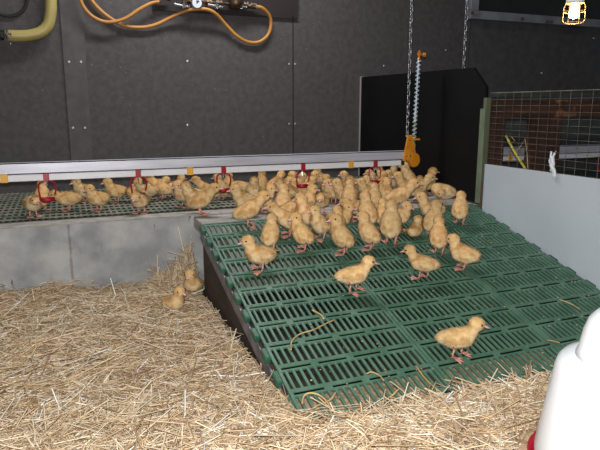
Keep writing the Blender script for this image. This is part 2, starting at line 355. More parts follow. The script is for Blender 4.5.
# ------------------------------------------------------------ green slatted ramp
def build_ramp():
    root = empty('slatted_ramp', (0, 0, 0))
    tag(root, 'wide sloping ramp of dark green slotted plastic panels from straw to step', 'ramp')
    T = Matrix.Translation((0, RY1, LEDGE-.002)) @ Matrix.Rotation(SLOPE, 4, 'X')
    pitch = .1142; nrow = 12; th = .016; Ltot = pitch*nrow
    cols = [(RX0+.004, 1.078), (1.081, 1.589), (1.592, RX1)]
    for c, (x0, x1) in enumerate(cols):
        bm = B(); nb = 21; W = x1-x0; pw = W/nb
        for r_ in range(nrow):
            v1 = -r_*pitch; v0 = v1-pitch            # this row, v down slope
            # cross rib = two strips with a dashed groove between
            box(bm, x0, x1, v1-.0075, v1, -.006, 0, T); box(bm, x0, x1, v0, v0+.0075, -.012, 0, T)
            for q in range(5): 
                xx = x0+W*q/4; box(bm, max(x0, xx-.013), min(x1, xx+.013), v1-.022, v1-.006, -.008, -.0002, T)
            box(bm, x0, x1, v1-.0265, v1-.0180, -.010, -.0004, T)
            for k in range(nb+1):
                xx = x0+k*pw; hw = .0047 if 0 < k < nb else .011
                box(bm, max(x0, xx-hw), min(x1, xx+hw), v0+.004, v1-.022, -.010, -.0006, T)
        obj('slat_panel', bm, M['green'], root, bevel=.0018)
    # rounded locking lugs along both long edges
    for x, s_ in ((RX0+.006, -1), (RX1-.004, 1)):
        for r_ in range(nrow):
            v = -r_*pitch-.012; bm = B()
            box(bm, min(x, x+s_*.022), max(x, x+s_*.022), v-.056, v, -.026, -.001, T)
            obj('edge_lug', bm, M['green_d'], root, bevel=.005)
    # galvanised edge strip and the dark board closing the side
    for x in (RX0-.006, RX1-.004):
        bm = B(); box(bm, x-.002, x+.004, -Ltot, -.002, -.075, -.024, T); obj('edge_strip', bm, M['steel'], root)
    for x in (RX0-.001, RX1-.014):
        bm = B()
        vs = []
        for xx in (x, x+.012):
            vs.append([bm.verts.new((xx, y, z)) for y, z in ((RY1-.01, .0), (RY1-.01, LEDGE-.05), (1.36, max(.012, ramp_z(1.36)-.04)), (1.36, .0))])
        bm.faces.new(vs[0]); bm.faces.new(vs[1][::-1])
        for k in range(4): bm.faces.new((vs[0][k], vs[0][(k+1) % 4], vs[1][(k+1) % 4], vs[1][k]))
        obj('side_board', bm, M['board_d'], root)
    for x in (1.05, 1.56):
        bm = B(); box(bm, x, x+.05, -Ltot, -.01, -.075, -th-.001, T); obj('support_beam', bm, M['board_d'], root)
    return root
ramp = build_ramp()
# droppings and crumbs scattered over the slats
bm = B()
for k in range(420):
    y = RNG.uniform(1.34, 2.58); x = RNG.uniform(.59, 2.06); s_ = RNG.uniform(.0015, .0042)
    bmesh.ops.create_icosphere(bm, subdivisions=1, radius=s_, matrix=Matrix.Translation((x, y, ramp_z(y)+s_*.4)) @ Matrix.Scale(.6, 4, (0, 0, 1)))
tag(obj('litter_crumbs', bm, M['crumb']), 'tiny pale crumbs and droppings scattered over the green slats', 'litter', kind='stuff')

# ------------------------------------------------------------ side partition
XP = 2.106
bp_ = B()
prof = [(2.575, .0), (2.575, 1.018), (2.69, 1.125), (3.985, 1.134), (3.985, .0)]
vs = [[bp_.verts.new((x, y, z)) for y, z in prof] for x in (XP, XP+.018)]
bp_.faces.new(vs[0]); bp_.faces.new(vs[1][::-1])
for k in range(5): bp_.faces.new((vs[0][k], vs[0][(k+1) % 5], vs[1][(k+1) % 5], vs[1][k]))
for f in bp_.faces: pass
bpan = obj('black_partition_panel', bp_, M['black'])
# it stands on the step, so it starts at the netted floor
for v in bpan.data.vertices:
    if v.co.z < .01: v.co.z = LEDGE+.004
tag(bpan, 'tall matt black partition panel with a clipped top corner, standing on the step', 'partition')
bm = B(); box(bm, XP-.006, XP+.02, 3.985, 3.999, LEDGE+.004, 1.138); obj('edge_strip', bm, M['black_edge'], bpan)
postr = empty('partition_post', (XP, 2.55, 0)); tag(postr, 'thin green painted steel post with rust at its foot between black panel and mesh', 'post')
def reloc(o, root): o.parent = root; o.matrix_parent_inverse = Matrix.Translation(root.location).inverted()
bm = B(); box(bm, XP-.010, XP+.018, 2.549, 2.574, LEDGE+.13, .962); o = obj('painted_post', bm, M['post']); reloc(o, postr)
bm = B(); box(bm, XP-.010, XP+.018, 2.549, 2.574, .0, LEDGE+.13); o = obj('rusty_foot', bm, M['rust']); reloc(o, postr)
bm = B(); box(bm, XP-.014, XP-.011, 2.552, 2.592, LEDGE+.006, .905); o = obj('edge_flange', bm, M['postl']); reloc(o, postr)
wb = obj('white_partition_sheet', (lambda b_: (box(b_, XP, XP+.012, .55, 2.548, .001, .611), b_)[1])(B()), M['sheet'], bevel=.002)
tag(wb, 'smooth white hard sheet closing the side of the pen below the wire mesh', 'partition')
mesh_r = empty('wire_mesh_fence', (XP, 2.5, .6)); tag(mesh_r, 'rectangular welded wire mesh fence above the white sheet', 'fence')
bm = B()
yy = 2.545-.045; ys = []
while yy > .55: ys.append(yy); yy -= .0602
for y in ys: tube(bm, [(XP+.016, y, .56), (XP+.016, y, .99)], .0013, 5)
for k in range(14): tube(bm, [(XP+.019, .56, .982-.0309*k), (XP+.019, 2.548, .982-.0309*k)], .0013, 5)
o = obj('wire_grid', bm, M['wire']); reloc(o, mesh_r)
bm = B(); tube(bm, [(XP+.017, .56, .985), (XP+.017, 2.55, .985)], .004, 8); o = obj('top_rod', bm, M['wire']); reloc(o, mesh_r)
# white plastic strip tied to the mesh
p = on_x(553, 165, XP-.006)
bm = B()
for a, c in (((-.016, 0, .062), (.012, 0, -.062)), ((.012, -.002, .064), (-.006, -.002, -.03)), ((-.004, -.004, .03), (.02, -.004, -.055))):
    A_, C_ = Vector((a[1], -a[0], a[2])), Vector((c[1], -c[0], c[2]))
    tube(bm, smooth_pts([A_, A_.lerp(C_, .35)+Vector((-.004, .006, 0)), A_.lerp(C_, .7)+Vector((-.002, -.005, 0)), C_], 4), [.005]*4+[.010]*4+[.008]*4+[.007], 6)
o = obj('plastic_strip', bm, M['rag'], smooth=True); o.location = p
tag(o, 'crumpled white plastic strip hanging on the wire mesh over the white sheet', 'strip')

# ------------------------------------------------------------ neighbouring pen seen through the mesh
tb = empty('timber_frame', (2.4, 2.84, 0)); tag(tb, 'old brown timber frame with a rotten cross beam behind the wire mesh', 'timber frame')
for x0, x1 in ((2.318, 2.452), (2.70, 2.895)):
    bm = B(); box(bm, x0, x1, 2.80, 2.90, LEDGE+.003 if False else 0, .86); o = obj('post', bm, M['wood'], bevel=.006); reloc(o, tb)
bm = B(); box(bm, 2.27, 4.3, 2.79, 2.905, .853, .957); o = obj('cross_beam', bm, M['wood_h'], bevel=.008); reloc(o, tb)
sh = B()
for k in range(5): box(sh, 2.5, 4.6, YW-.05, YW-.03-.002*(k % 2), .66+.075*k, .732+.075*k)
box(sh, 2.5, 4.6, YW-.03, YW-.002, .64, 1.04)
tag(obj('wall_boarding', sh, M['shutter']), 'grey green boarding low on the rear wall behind the timber frame', 'boarding')
st_ = empty('leaning_stick', (2.2, 2.5, .6)); tag(st_, 'yellow green stick leaning behind the wire mesh near the post', 'stick')
bm = B(); a, c = on_x(506, 136, XP+.06), on_x(526, 170, XP+.06); tube(bm, smooth_pts([a, a.lerp(c, .5)+Vector((0, .006, 0)), c, c+(c-a)*.45], 4), .0062, 7); o = obj('shaft', bm, M['ystick']); reloc(o, st_)
bm = B(); q = lambda x, y: on_x(x, y, XP+.05)
tube(bm, [q(518, 150), q(525, 139), q(527, 152), q(528, 170), q(529, 182)], .0022, 5); tube(bm, [q(510, 143), q(515, 141), q(511, 136)], .0018, 5)
o = obj('dry_stalk', bm, M['twig']); reloc(o, st_)

# ------------------------------------------------------------ drinker lines
YR = 2.99
def drinker_line(x0, x1, clips, label):
    root = empty('drinker_line', (x0, YR, LEDGE+.25)); tag(root, label, 'drinker line')
    bm = B()
    box(bm, x0, x1, YR-.028, YR-.024, .619, .660); box(bm, x0, x1, YR-.028, YR+.028, .656, .660); box(bm, x0, x1, YR+.024, YR+.028, .619, .660)
    box(bm, x0, x1, YR-.034, YR-.024, .613, .619)
    box(bm, x0, x1, YR-.030, YR-.028, .6265, .6295)
    o = obj('aluminium_rail', bm, M['alu']); reloc(o, root)
    bm = B(); box(bm, x0, x1-.03, YR-.017, YR+.017, .574, .606); o = obj('white_pipe', bm, M['white'], bevel=.003); reloc(o, root)
    bm = B(); box(bm, x1-.03, x1-.005, YR-.015, YR+.015, .576, .604); o = obj('pipe_end_cap', bm, M['bkpl'], bevel=.003); reloc(o, root)
    for x in clips:
        bm = B(); box(bm, x-.016, x+.016, YR-.021, YR+.021, .571, .612); o = obj('hanger_clip', bm, M['yellow'], bevel=.002); reloc(o, root)
    return root
line = drinker_line(-1.0, 1.878, (-.262, .594, 1.516), 'long aluminium rail with a white water pipe hanging over the netted step')
def drinker_cup(x, label, group):
    r = empty('drinker_cup', (x, YR, .575)); tag(r, label, 'drinker cup', group)
    bm = B(); box(bm, -.013, .013, -.022, .022, -.004, .034); obj('clamp', bm, M['red'], r, bevel=.002)
    bm = B()
    tube(bm, smooth_pts([(-.012, -.01, -.004), (-.034, -.012, -.014), (-.037, -.012, -.05), (-.032, -.012, -.088)], 4), .0042, 6)
    tube(bm, smooth_pts([(.012, -.01, -.004), (.034, -.012, -.014), (.037, -.012, -.05), (.030, -.012, -.070)], 4), .0042, 6)
    obj('bracket', bm, M['red'], r)
    bm = B(); lathe(bm, [(.012, -.104), (.026, -.100), (.031, -.084), (.028, -.084), (.022, -.095), (.002, -.096)], 18, Matrix.Translation((-.004, -.012, 0)) @ Matrix.Scale(1.15, 4, (1, 0, 0)))
    obj('cup', bm, M['red'], r, smooth=True)
    bm = B(); cyl(bm, (0, -.004, -.004), (0, -.004, -.022), .006, 8); cyl(bm, (0, -.004, -.022), (0, -.004, -.032), .003, 8); obj('nipple', bm, M['chrome'], r)
    return r
CG = 'red drinker cups under the white pipe'
for x, l in ((-.085, 'red drinker cup hanging near the free end of the pipe beside a drinking duckling'),
             (.335, 'red drinker cup hanging next to the second yellow clip, over the crouching duckling'),
             (.770, 'red drinker cup just past the second yellow clip, above the ramp corner'),
             (1.220, 'red drinker cup above the crowd, between second and third yellow clips'),
             (1.674, 'red drinker cup over the crowd closest to the orange end bracket')):
    drinker_cup(x, l, CG)
nl = drinker_line(2.2, 5.0, (2.66,), 'aluminium rail and white pipe in the next pen, seen through the wire mesh')
r = drinker_cup(3.47, 'red drinker cup in the next pen, seen through the mesh', CG)
# orange end bracket with breather tube
eb = empty('end_bracket', (1.88, YR, .6)); tag(eb, 'orange end bracket with a pressure disc closing the drinker rail', 'bracket')
bm = B(); z0, z1 = .602, .752
v = [[bm.verts.new((x, y, z)) for x, z in ((1.845, z0), (1.925, z0), (1.912, .70), (1.905, z1), (1.872, z1))] for y in (YR-.042, YR-.030)]
bm.faces.new(v[0]); bm.faces.new(v[1][::-1])
for k in range(5): bm.faces.new((v[0][k], v[0][(k+1) % 5], v[1][(k+1) % 5], v[1][k]))
o = obj('plate', bm, M['orange'], bevel=.003); reloc(o, eb)
bm = B(); lathe(bm, [(.036, -.02), (.044, -.014), (.044, .014), (.036, .02)], 24, Matrix.Translation((1.943, YR, .603)) @ Matrix.Rotation(PI/2, 4, 'X') @ Matrix.Scale(.85, 4, (1, 0, 0))); o = obj('pressure_disc', bm, M['orange'], bevel=.003); reloc(o, eb)
bm = B(); tube(bm, smooth_pts([(1.938, YR, .635), (1.938, YR, .665), (1.939, YR, .70)], 4), [.016]*4+[.012]*5, 12); o = obj('elbow', bm, M['orange']); reloc(o, eb)
bm = B(); cyl(bm, (1.938, YR, .664), (1.938, YR, .676), .0185, 14); o = obj('hose_band', bm, M['chrome']); reloc(o, eb)
bm = B(); box(bm, 1.90, 1.957, YR-.04, YR-.018, .721, .732); box(bm, 1.93, 1.95, YR-.02, YR+.012, .722, .731); o = obj('tube_arm', bm, M['orange'], bevel=.002); reloc(o, eb)
bm = B()
for x in (1.866, 1.892): cyl(bm, (x, YR-.044, .630), (x, YR-.041, .630), .0065, 10)
cyl(bm, (1.885, YR-.044, .722), (1.885, YR-.041, .722), .006, 10)
o = obj('screw', bm, M['chrome']); reloc(o, eb)
bt = empty('breather_tube', (1.939, YR, .70)); tag(bt, 'upright milky spiral breather tube rising from the orange bracket', 'tube')
top = Vector((1.953, YR, 1.19)); bot = Vector((1.939, YR, .70))
bm = B(); tube(bm, [bot.lerp(top, .26), top], .0075, 10); o = obj('tube', bm, M['coil']); reloc(o, bt)
bm = B(); tube(bm, [bot.lerp(top, 0.0), bot.lerp(top, .26)], .0078, 10); o = obj('algae_tube', bm, M['algae']); o['label'] = 'lower green tinged part of the tube'; reloc(o, bt)
bm = B(); turns = 19; pts = []
for i in range(turns*10+1):
    t = i/(turns*10); a = t*turns*2*PI; pts.append(bot.lerp(top, .04+.94*t)+Vector((math.cos(a)*.012, math.sin(a)*.012, 0)))
tube(bm, pts, .0028, 5); o = obj('spiral', bm, M['coil']); reloc(o, bt)
bm = B(); cyl(bm, top-Vector((0, 0, .006)), top+Vector((0, 0, .022)), .010, 12); cyl(bm, top+Vector((0, 0, .022)), top+Vector((0, 0, .036)), .013, 12); cyl(bm, top+Vector((0, 0, .036)), top+Vector((.001, 0, .045)), .006, 8)
cyl(bm, top+Vector((.008, 0, .026)), top+Vector((.030, -.004, .020)), .0085, 10); cyl(bm, top+Vector((.026, -.004, .022)), top+Vector((.036, -.005, .019)), .012, 10)
o = obj('top_fitting', bm, M['orange']); reloc(o, bt)
bm = B(); cyl(bm, top-Vector((0, 0, .028)), top-Vector((0, 0, .006)), .0085, 10); o = obj('grey_collar', bm, M['bkpl']); reloc(o, bt)
def chain(x, y, z0, z1, label):
    bm = B(); n = int((z1-z0)/.029); z = z0
    for k in range(n+1):
        pts = []
        for i in range(12):
            a = 2*PI*i/12; u, vv = math.cos(a)*.0078, math.sin(a)*.0078+(.0085 if math.sin(a) > 0 else -.0085)
            pts.append((u, 0, vv) if k % 2 else (0, u, vv))
        ang = .35
        tube(bm, [Vector((x+p[0]*math.cos(ang)-p[1]*math.sin(ang), y+p[0]*math.sin(ang)+p[1]*math.cos(ang), z+k*(z1-z0)/n+p[2])) for p in pts], .0029, 6, closed=True)
    return tag(obj('hoist_chain', bm, M['chain'], smooth=True), label, 'chain')
chain(1.885, YR-.01, .758, 2.595, 'galvanised link chain hanging down to the orange end bracket')
chain(2.27, YR, .672, 2.595, 'galvanised link chain vanishing behind the top of the black panel')

# ------------------------------------------------------------ fittings on the rear wall
g = empty('water_manifold', (1.1, YW, 1.55)); tag(g, 'dark brown board on the rear wall carrying brass pipework, valves and a dial', 'water manifold')
def gp(name, bm, m, **k): o = obj(name, bm, m, **k); reloc(o, g); return o
bm = B(); box(bm, .594, 1.597, YW-.018, YW-.001, 1.521, 1.86); gp('backing_board', bm, M['plate'])
YM = YW-.06
at = lambda x, y: on_y(x, y, YM)
bm = B(); zz = 1.578
tube(bm, [(.60, YM, zz+.012), (.70, YM, zz+.012)], .017, 10); tube(bm, [(.78, YM, zz+.01), (1.27, YM, zz)], .019, 12); gp('manifold_pipe', bm, M['brass'])
for x, r_ in ((.83, .026), (.95, .028), (1.02, .024), (1.20, .026), (1.25, .022)):
    bm = B(); cyl(bm, (x-.016, YM, zz+.004), (x+.016, YM, zz+.004), r_, 6); gp('pipe_nut', bm, M['brass'])
bm = B(); lathe(bm, [(.045, -.05), (.055, -.02), (.05, .03), (.03, .06), (.03, .16)], 20, Matrix.Translation((1.135, YM, zz+.03))); gp('pressure_regulator', bm, M['brass'], smooth=True)
for x, y in ((184, 3.5), (217, 4), (241, 4)):
    p = at(x, y); bm = B(); cyl(bm, p+Vector((0, 0, -.032)), p+Vector((0, 0, .045)), .017, 10); cyl(bm, p+Vector((0, -.018, -.026)), p+Vector((0, -.018, -.006)), .022, 8)
    tube(bm, smooth_pts([p+Vector((.03, -.02, -.022)), p+Vector((-.02, -.024, -.018)), p+Vector((-.068, -.026, -.012))], 4), .0085, 6)
    gp('valve', bm, M['chrome'])
p = at(195.5, 4.0)
bm = B(); lathe(bm, [(.030, 0), (.036, .004), (.036, .03), (.031, .034)], 28, Matrix.Translation(p+Vector((0, -.012, 0))) @ Matrix.Rotation(PI/2, 4, 'X')); d_ = gp('pressure_gauge', bm, M['chrome'])
bm = B(); lathe(bm, [(.0305, .0345), (.0305, .0352)], 28, Matrix.Translation(p+Vector((0, -.012, 0))) @ Matrix.Rotation(PI/2, 4, 'X')); o = obj('dial_face', bm, M['dial']); reloc(o, d_); o.parent = d_; o.matrix_parent_inverse = d_.matrix_world.inverted() if False else Matrix()
bm = B(); box(bm, -.002, .002, -.0495, -.0475, -.006, .018, Matrix.Translation(p) @ Matrix.Rotation(R(48), 4, 'Y')); box(bm, -.008, .008, -.0495, -.0475, .004, .013, Matrix.Translation(p+Vector((.003, 0, .002))))
o = obj('needle', bm, M['needle']); o.parent = d_
bm = B(); cyl(bm, at(245, 6), at(256, 6.5), .020, 12); gp('hose_tail', bm, M['chrome'])
bm = B(); cyl(bm, at(295, 15.5)+Vector((0, .038, 0)), at(295, 15.5)+Vector((0, .041, 0)), .006, 8); gp('corner_screw', bm, M['brass'])
def hose(name, pix, r_, m, label, cat, Y=YW-.06, n=8):
    bm = B(); pts = [on_y(x, y, Y+dy) for x, y, dy in pix]; tube(bm, smooth_pts(pts, n), r_, 10)
    return tag(obj(name, bm, m, smooth=True), label, cat)
hose('orange_hose', [(255, 6.5, 0), (262, 8, 0), (269, 15, .02), (271, 24, .035), (268, 35, .035), (259, 42, .035), (248, 42, .035), (237, 36, .03), (226, 25, .02), (216, 14, -.01), (207, 9.5, -.02), (195, 9.2, -.02), (184, 11.5, 0), (170, 18, .02), (155, 25, .03), (140, 27.5, .035), (124, 25.5, .035), (110, 18, .035), (98, 8, .035), (90, -2, .035), (84, -12, .035)], .0118, M['hose'], 'orange hose sagging in a deep loop below the dial', 'hose')
hose('orange_hose', [(160, 1.5, 0), (152, 3, 0), (140, 9, .0), (128, 17, .0), (118, 21, .0), (106, 22, .0), (94, 17.5, .0), (85, 9, .0), (80, -1, .0), (76, -12, .0)], .0114, M['hose'], 'orange hose running from the board up across the other hose', 'hose')
yp = empty('yellow_pipe', (-.2, YW-.05, 1.4)); tag(yp, 'thick yellow pipe bending upward on the rear wall', 'pipe')
bm = B(); Yp = YW-.055
tube(bm, smooth_pts([on_y(x, y, Yp) for x, y in ((6, 35.5), (18, 35.8), (30, 35.2), (41, 32), (48, 25), (50.6, 14), (51, 4), (51, -10), (51, -40))], 6), .033, 14); o = obj('pipe', bm, M['ypipe'], smooth=True); reloc(o, yp)
bm = B(); cyl(bm, on_y(-24, 33.5, Yp), on_y(4, 35.2, Yp), .032, 12); cyl(bm, on_y(-6, 35, Yp), on_y(1, 35.2, Yp), .040, 12); o = obj('black_coupling', bm, M['bkpl']); reloc(o, yp)
bm = B(); cyl(bm, on_y(9, 35.5, Yp), on_y(12, 35.6, Yp), .0365, 14); c = on_y(10.5, 42, Yp); cyl(bm, c+Vector((0, -.01, .012)), c+Vector((0, -.01, -.016)), .008, 8); o = obj('hose_clamp', bm, M['chrome']); reloc(o, yp)
bm = B(); c = on_y(7, 0, YW); pts = [c+Vector((.11*math.cos(a), -.012, .11*math.sin(a)+.02)) for a in np.linspace(PI, 2*PI, 20)]; tube(bm, pts, .010, 8)
tag(obj('dark_cable', bm, M['bkpl']), 'dark cable loop on the rear wall beside the yellow pipe', 'cable')

# ------------------------------------------------------------ caged lamp
lc = CAM + ray(574.5, 9.5).normalized()*2.75
lr = empty('caged_lamp', lc); lr.scale = (.86, .86, .86); tag(lr, 'lit bulb in a wire cage hanging over the side partition', 'lamp')
bm = B(); lathe(bm, [(.006, .030), (.013, .024), (.016, .008), (.024, -.008), (.026, -.020), (.020, -.034), (.007, -.041)], 20); obj('bulb', bm, M['bulb'], lr, smooth=True)
bm = B(); lathe(bm, [(.040, .028), (.040, .052), (.030, .070), (.026, .120), (.008, .130)], 20); obj('socket', bm, M['tank'], lr, smooth=True)
bm = B()
for k in range(6):
    a = k*PI/3+.25; c_, s_ = math.cos(a), math.sin(a)
    tube(bm, [(c_*.038, s_*.038, .030), (c_*.046, s_*.046, .010), (c_*.048, s_*.048, -.050), (c_*.040, s_*.040, -.060)], .0021, 6)
for rr, z in ((.048, -.010), (.041, -.060), (.041, .028)): tube(bm, [(rr*math.cos(a), rr*math.sin(a), z) for a in np.linspace(0, 2*PI, 24, endpoint=False)], .0021, 6, closed=True)
obj('cage', bm, M['cage'], lr)
bm = B(); cyl(bm, (0, 0, .128), (0, 0, (2.598-lc.z)/.86), .004, 8); obj('cord', bm, M['bkpl'], lr)

# ------------------------------------------------------------ white bell drinker at the front
dr = empty('poultry_drinker', (1.150, .855, .056)); tag(dr, 'white plastic drinker tower with a red base standing on the straw', 'drinker')
bm = B(); lathe(bm, [(.001, .02), (.184, .02), (.186, .05), (.157, .258), (.152, .276), (.142, .288), (.122, .296), (.09, .301), (.001, .304)], 64); obj('tank', bm, M['tank'], dr, smooth=True)
bm = B(); lathe(bm, [(.116, .296), (.110, .312), (.103, .355), (.094, .383), (.078, .402), (.046, .413), (.001, .417)], 40); obj('handle', bm, M['tank'], dr, smooth=True)
bm = B(); lathe(bm, [(.001, .0), (.186, .0), (.196, .014), (.201, .034), (.196, .035), (.190, .016), (.001, .016)], 48); obj('base_tray', bm, M['red'], dr, smooth=True)

# ------------------------------------------------------------ stray straws on the slats
def stray(pix, label, r_=.0024, lift=.004, m='twig'):
    pts = [on_ramp(x, y, lift+h) for x, y, h in pix]; bm = B(); tube(bm, smooth_pts(pts, 5), r_, 6)
    tag(obj('straw_stem', bm, M[m], smooth=True), label, 'straw', 'stray straws on the ramp')
stray([(334, 320, 0), (325, 324, 0), (313, 330, .004), (300, 334, 0), (292, 341, 0), (291, 350, 0)], 'bent straw stem hooked at one end, lying across the lower left slats')
stray([(312, 310, 0), (316, 312, 0), (321, 315, 0), (324, 319, 0)], 'short pale straw scrap lying just above the hooked straw', .0035)
stray([(302, 404, 0), (304, 396, .004), (310, 393, .006), (319, 395, .005), (327, 402, .003), (331, 412, 0)], 'curled straw arching over the slats at the lower ramp corner', .0028)
stray([(300, 424, 0), (307, 414, .003), (317, 406, .004), (330, 400, .004), (336, 392, 0)], 'straw curving up beside the curled straw at the lower ramp corner', .0028)
stray([(330, 418, .003), (360, 409, .012), (386, 400, .02), (400, 388, .03)], 'long straight straw resting across the straw edge and lowest slat row', .0028)
stray([(558, 299, 0), (569, 303, .002), (580, 309, 0)], 'short orange straw near the white sheet above the drinker')
stray([(546, 340, 0), (553, 341, 0), (560, 343, .002)], 'short straw beside the shoulder of the white drinker')
stray([(416, 366, .003), (424, 377, .002), (434, 387, .006), (446, 396, .014)], 'straight straw pointing down slope below the lone duckling')
stray([(515, 372, .01), (520, 385, .012), (528, 402, .02), (531, 412, .02)], 'pale straw standing out of the heap beside the white drinker', .0032)
stray([(441, 379, .004), (462, 383, .006), (490, 387, .006), (505, 390, .01)], 'long straw lying flat across the slats beside the white drinker', .0022)
stray([(366, 374, 0), (372, 372, .004), (380, 376, .003), (384, 381, 0)], 'small curled straw in the middle of the second slat row from the foot', .002)

# ------------------------------------------------------------ ducklings
def lerp(a, b_, t): return a+(b_-a)*t
def body_mesh(name, spine, wing=True, sit=False):
    """spine: list of (x, z, ry, rz, y) from tail to head"""
    bm = B(); N = len(spine)
    for i in range(N-1):
        n = max(2, int(math.dist(spine[i][:2], spine[i+1][:2])/.005)+1)
        for k in range(n):
            t = k/n; s_ = [lerp(spine[i][q], spine[i+1][q], t) for q in range(5)]
            bmesh.ops.create_icosphere(bm, subdivisions=2, radius=1, matrix=Matrix.Translation((s_[0], s_[4], s_[1])) @ Matrix.Diagonal((min(s_[2], s_[3]), s_[2], s_[3], 1)))
    s_ = spine[-1]; bmesh.ops.create_icosphere(bm, subdivisions=2, radius=1, matrix=Matrix.Translation((s_[0], s_[4], s_[1])) @ Matrix.Diagonal((s_[2]*1.12, s_[2], s_[3], 1)))
    if wing:
        m_ = spine[N//2-1]; m0 = spine[1]; mid = [(m_[q]+m0[q])/2 for q in range(5)]
        ang = math.atan2(m_[1]-m0[1], m_[0]-m0[0])
        for s in (-1, 1):
            bmesh.ops.create_icosphere(bm, subdivisions=2, radius=1, matrix=Matrix.Translation((mid[0]+.004, mid[4]+s*(mid[2]*.86+.002), mid[1]+.004)) @ Matrix.Rotation(-ang, 4, 'Y') @ Matrix.Diagonal((.024, .009, .013, 1)))
    me = bpy.data.meshes.new(name+'_raw'); bm.to_mesh(me); bm.free()
    o = bpy.data.objects.new('raw', me); COL.objects.link(o)
    md = o.modifiers.new('r', 'REMESH'); md.mode = 'VOXEL'; md.voxel_size = .0042
    dg = bpy.context.evaluated_depsgraph_get(); me2 = bpy.data.meshes.new_from_object(o.evaluated_get(dg)); bpy.data.objects.remove(o); bpy.data.meshes.remove(me)
    bm = B(); bm.from_mesh(me2); bpy.data.meshes.remove(me2)
    for _ in range(6): bmesh.ops.smooth_vert(bm, verts=bm.verts[:], factor=.5, use_axis_x=True, use_axis_y=True, use_axis_z=True)
    bm.normal_update()
    for v in bm.verts: v.co += v.normal*(.0010+.0012*noise.noise(v.co*110)+.0005*noise.noise(v.co*330))
    bm.normal_update()
    head = Vector((s_[0], s_[4], s_[1])); tail = Vector((spine[0][0], spine[0][4], spine[0][1]))
    # plumage: brownish crown and back, cream belly; tufts of down as fine barbs of the same skin
    back = np.array([224, 190, 138]); belly = np.array([244, 224, 186]); crown = np.array([212, 168, 110])
    cols = {}
    verts = [v.co.copy() for v in bm.verts]; nors = [v.normal.copy() for v in bm.verts]
    def tint(p, n):
        k = min(1, max(0, .5-.75*n.z+.1)); c = lerp(back, belly, k)
        dh = (p-head).length; hk = max(0, min(1, 1-(dh-.016)/.016)); c = lerp(c, crown if n.z > -.3 else lerp(back, crown, .4), hk*.75)
        dt_ = (p-tail).length; c = lerp(c, np.array([232, 206, 156]), max(0, 1-dt_/.03)*.6)
        c = lerp(c, np.array([198, 158, 104]), max(0, min(.8, 1.9*noise.noise(p*38)))*(1 if n.z > -.4 else .3)); c = c*(1+.06*noise.noise(p*90)); return srgb(*np.clip(c, 0, 255))
    me = bpy.data.meshes.new(name); faces = [[v.index for v in f.verts] for f in bm.faces]
    bm.verts.index_update(); cl = [tint(p, n) for p, n in zip(verts, nors)]
    fl = list(bm.faces); areas = np.array([f.calc_area() for f in fl]); areas /= areas.sum()
    V = list(verts); NN = list(nors)
    for fi in RNG.choice(len(fl), 4200, p=areas):
        f = fl[fi]; c = f.calc_center_median(); n = f.normal; 
        fwd = (head-c); fwd = -(fwd - n*fwd.dot(n)); 
        fwd = fwd.normalized() if fwd.length > 1e-5 else Vector((-1, 0, 0))
        d = (n*.42+fwd*.85+Vector(RNG.normal(0, .22, 3))).normalized(); hd = (c-head).length < .028
        L_ = RNG.uniform(.006, .0125)*(.55 if hd else 1); sd = d.cross(n); sd = sd.normalized() if sd.length > 1e-5 else Vector((0, 1, 0))
        b0 = len(V); V += [c-sd*.0010-n*.0006, c+sd*.0010-n*.0006, c+d*L_]; NN += [n, n, (n+d*.25).normalized()]; faces.append((b0, b0+1, b0+2)); q_ = tint(c, n); k_ = RNG.uniform(.86, 1.06); cl += [tuple(v_*k_ for v_ in q_[:3])+(1,)]*2+[tuple(min(.95, v_*k_*1.18) for v_ in q_[:3])+(1,)]
    bm.free()
    me.from_pydata([tuple(v) for v in V], [], faces); me.update()
    a = me.color_attributes.new('tint', 'FLOAT_COLOR', 'POINT'); a.data.foreach_set('color', np.array(cl, np.float32).ravel())
    for p in me.polygons: p.use_smooth = True
    me.normals_split_custom_set_from_vertices([tuple(v) for v in NN])
    me.materials.append(M['down']); return me
def beak_mesh():
    bm = B(); prof = [(-.003, .0075, .0062, 0), (.006, .0066, .0050, -.0008), (.014, .0064, .0032, -.0026), (.020, .0060, .0022, -.0036), (.0225, .0036, .0014, -.0040)]
    rings = [[bm.verts.new((x, w_*math.cos(a), h_*math.sin(a)+z)) for a in np.linspace(0, 2*PI, 10, endpoint=False)] for x, w_, h_, z in prof]
    for A, C_ in zip(rings, rings[1:]):
        for k in range(10): bm.faces.new((A[k], A[(k+1) % 10], C_[(k+1) % 10], C_[k]))
    bm.faces.new(rings[0][::-1]); bm.faces.new(rings[-1]); bmesh.ops.recalc_face_normals(bm, faces=bm.faces[:])
    me = bpy.data.meshes.new('beak'); bm.to_mesh(me); bm.free(); me.materials.append(M['beak'])
    for p in me.polygons: p.use_smooth = True
    return me
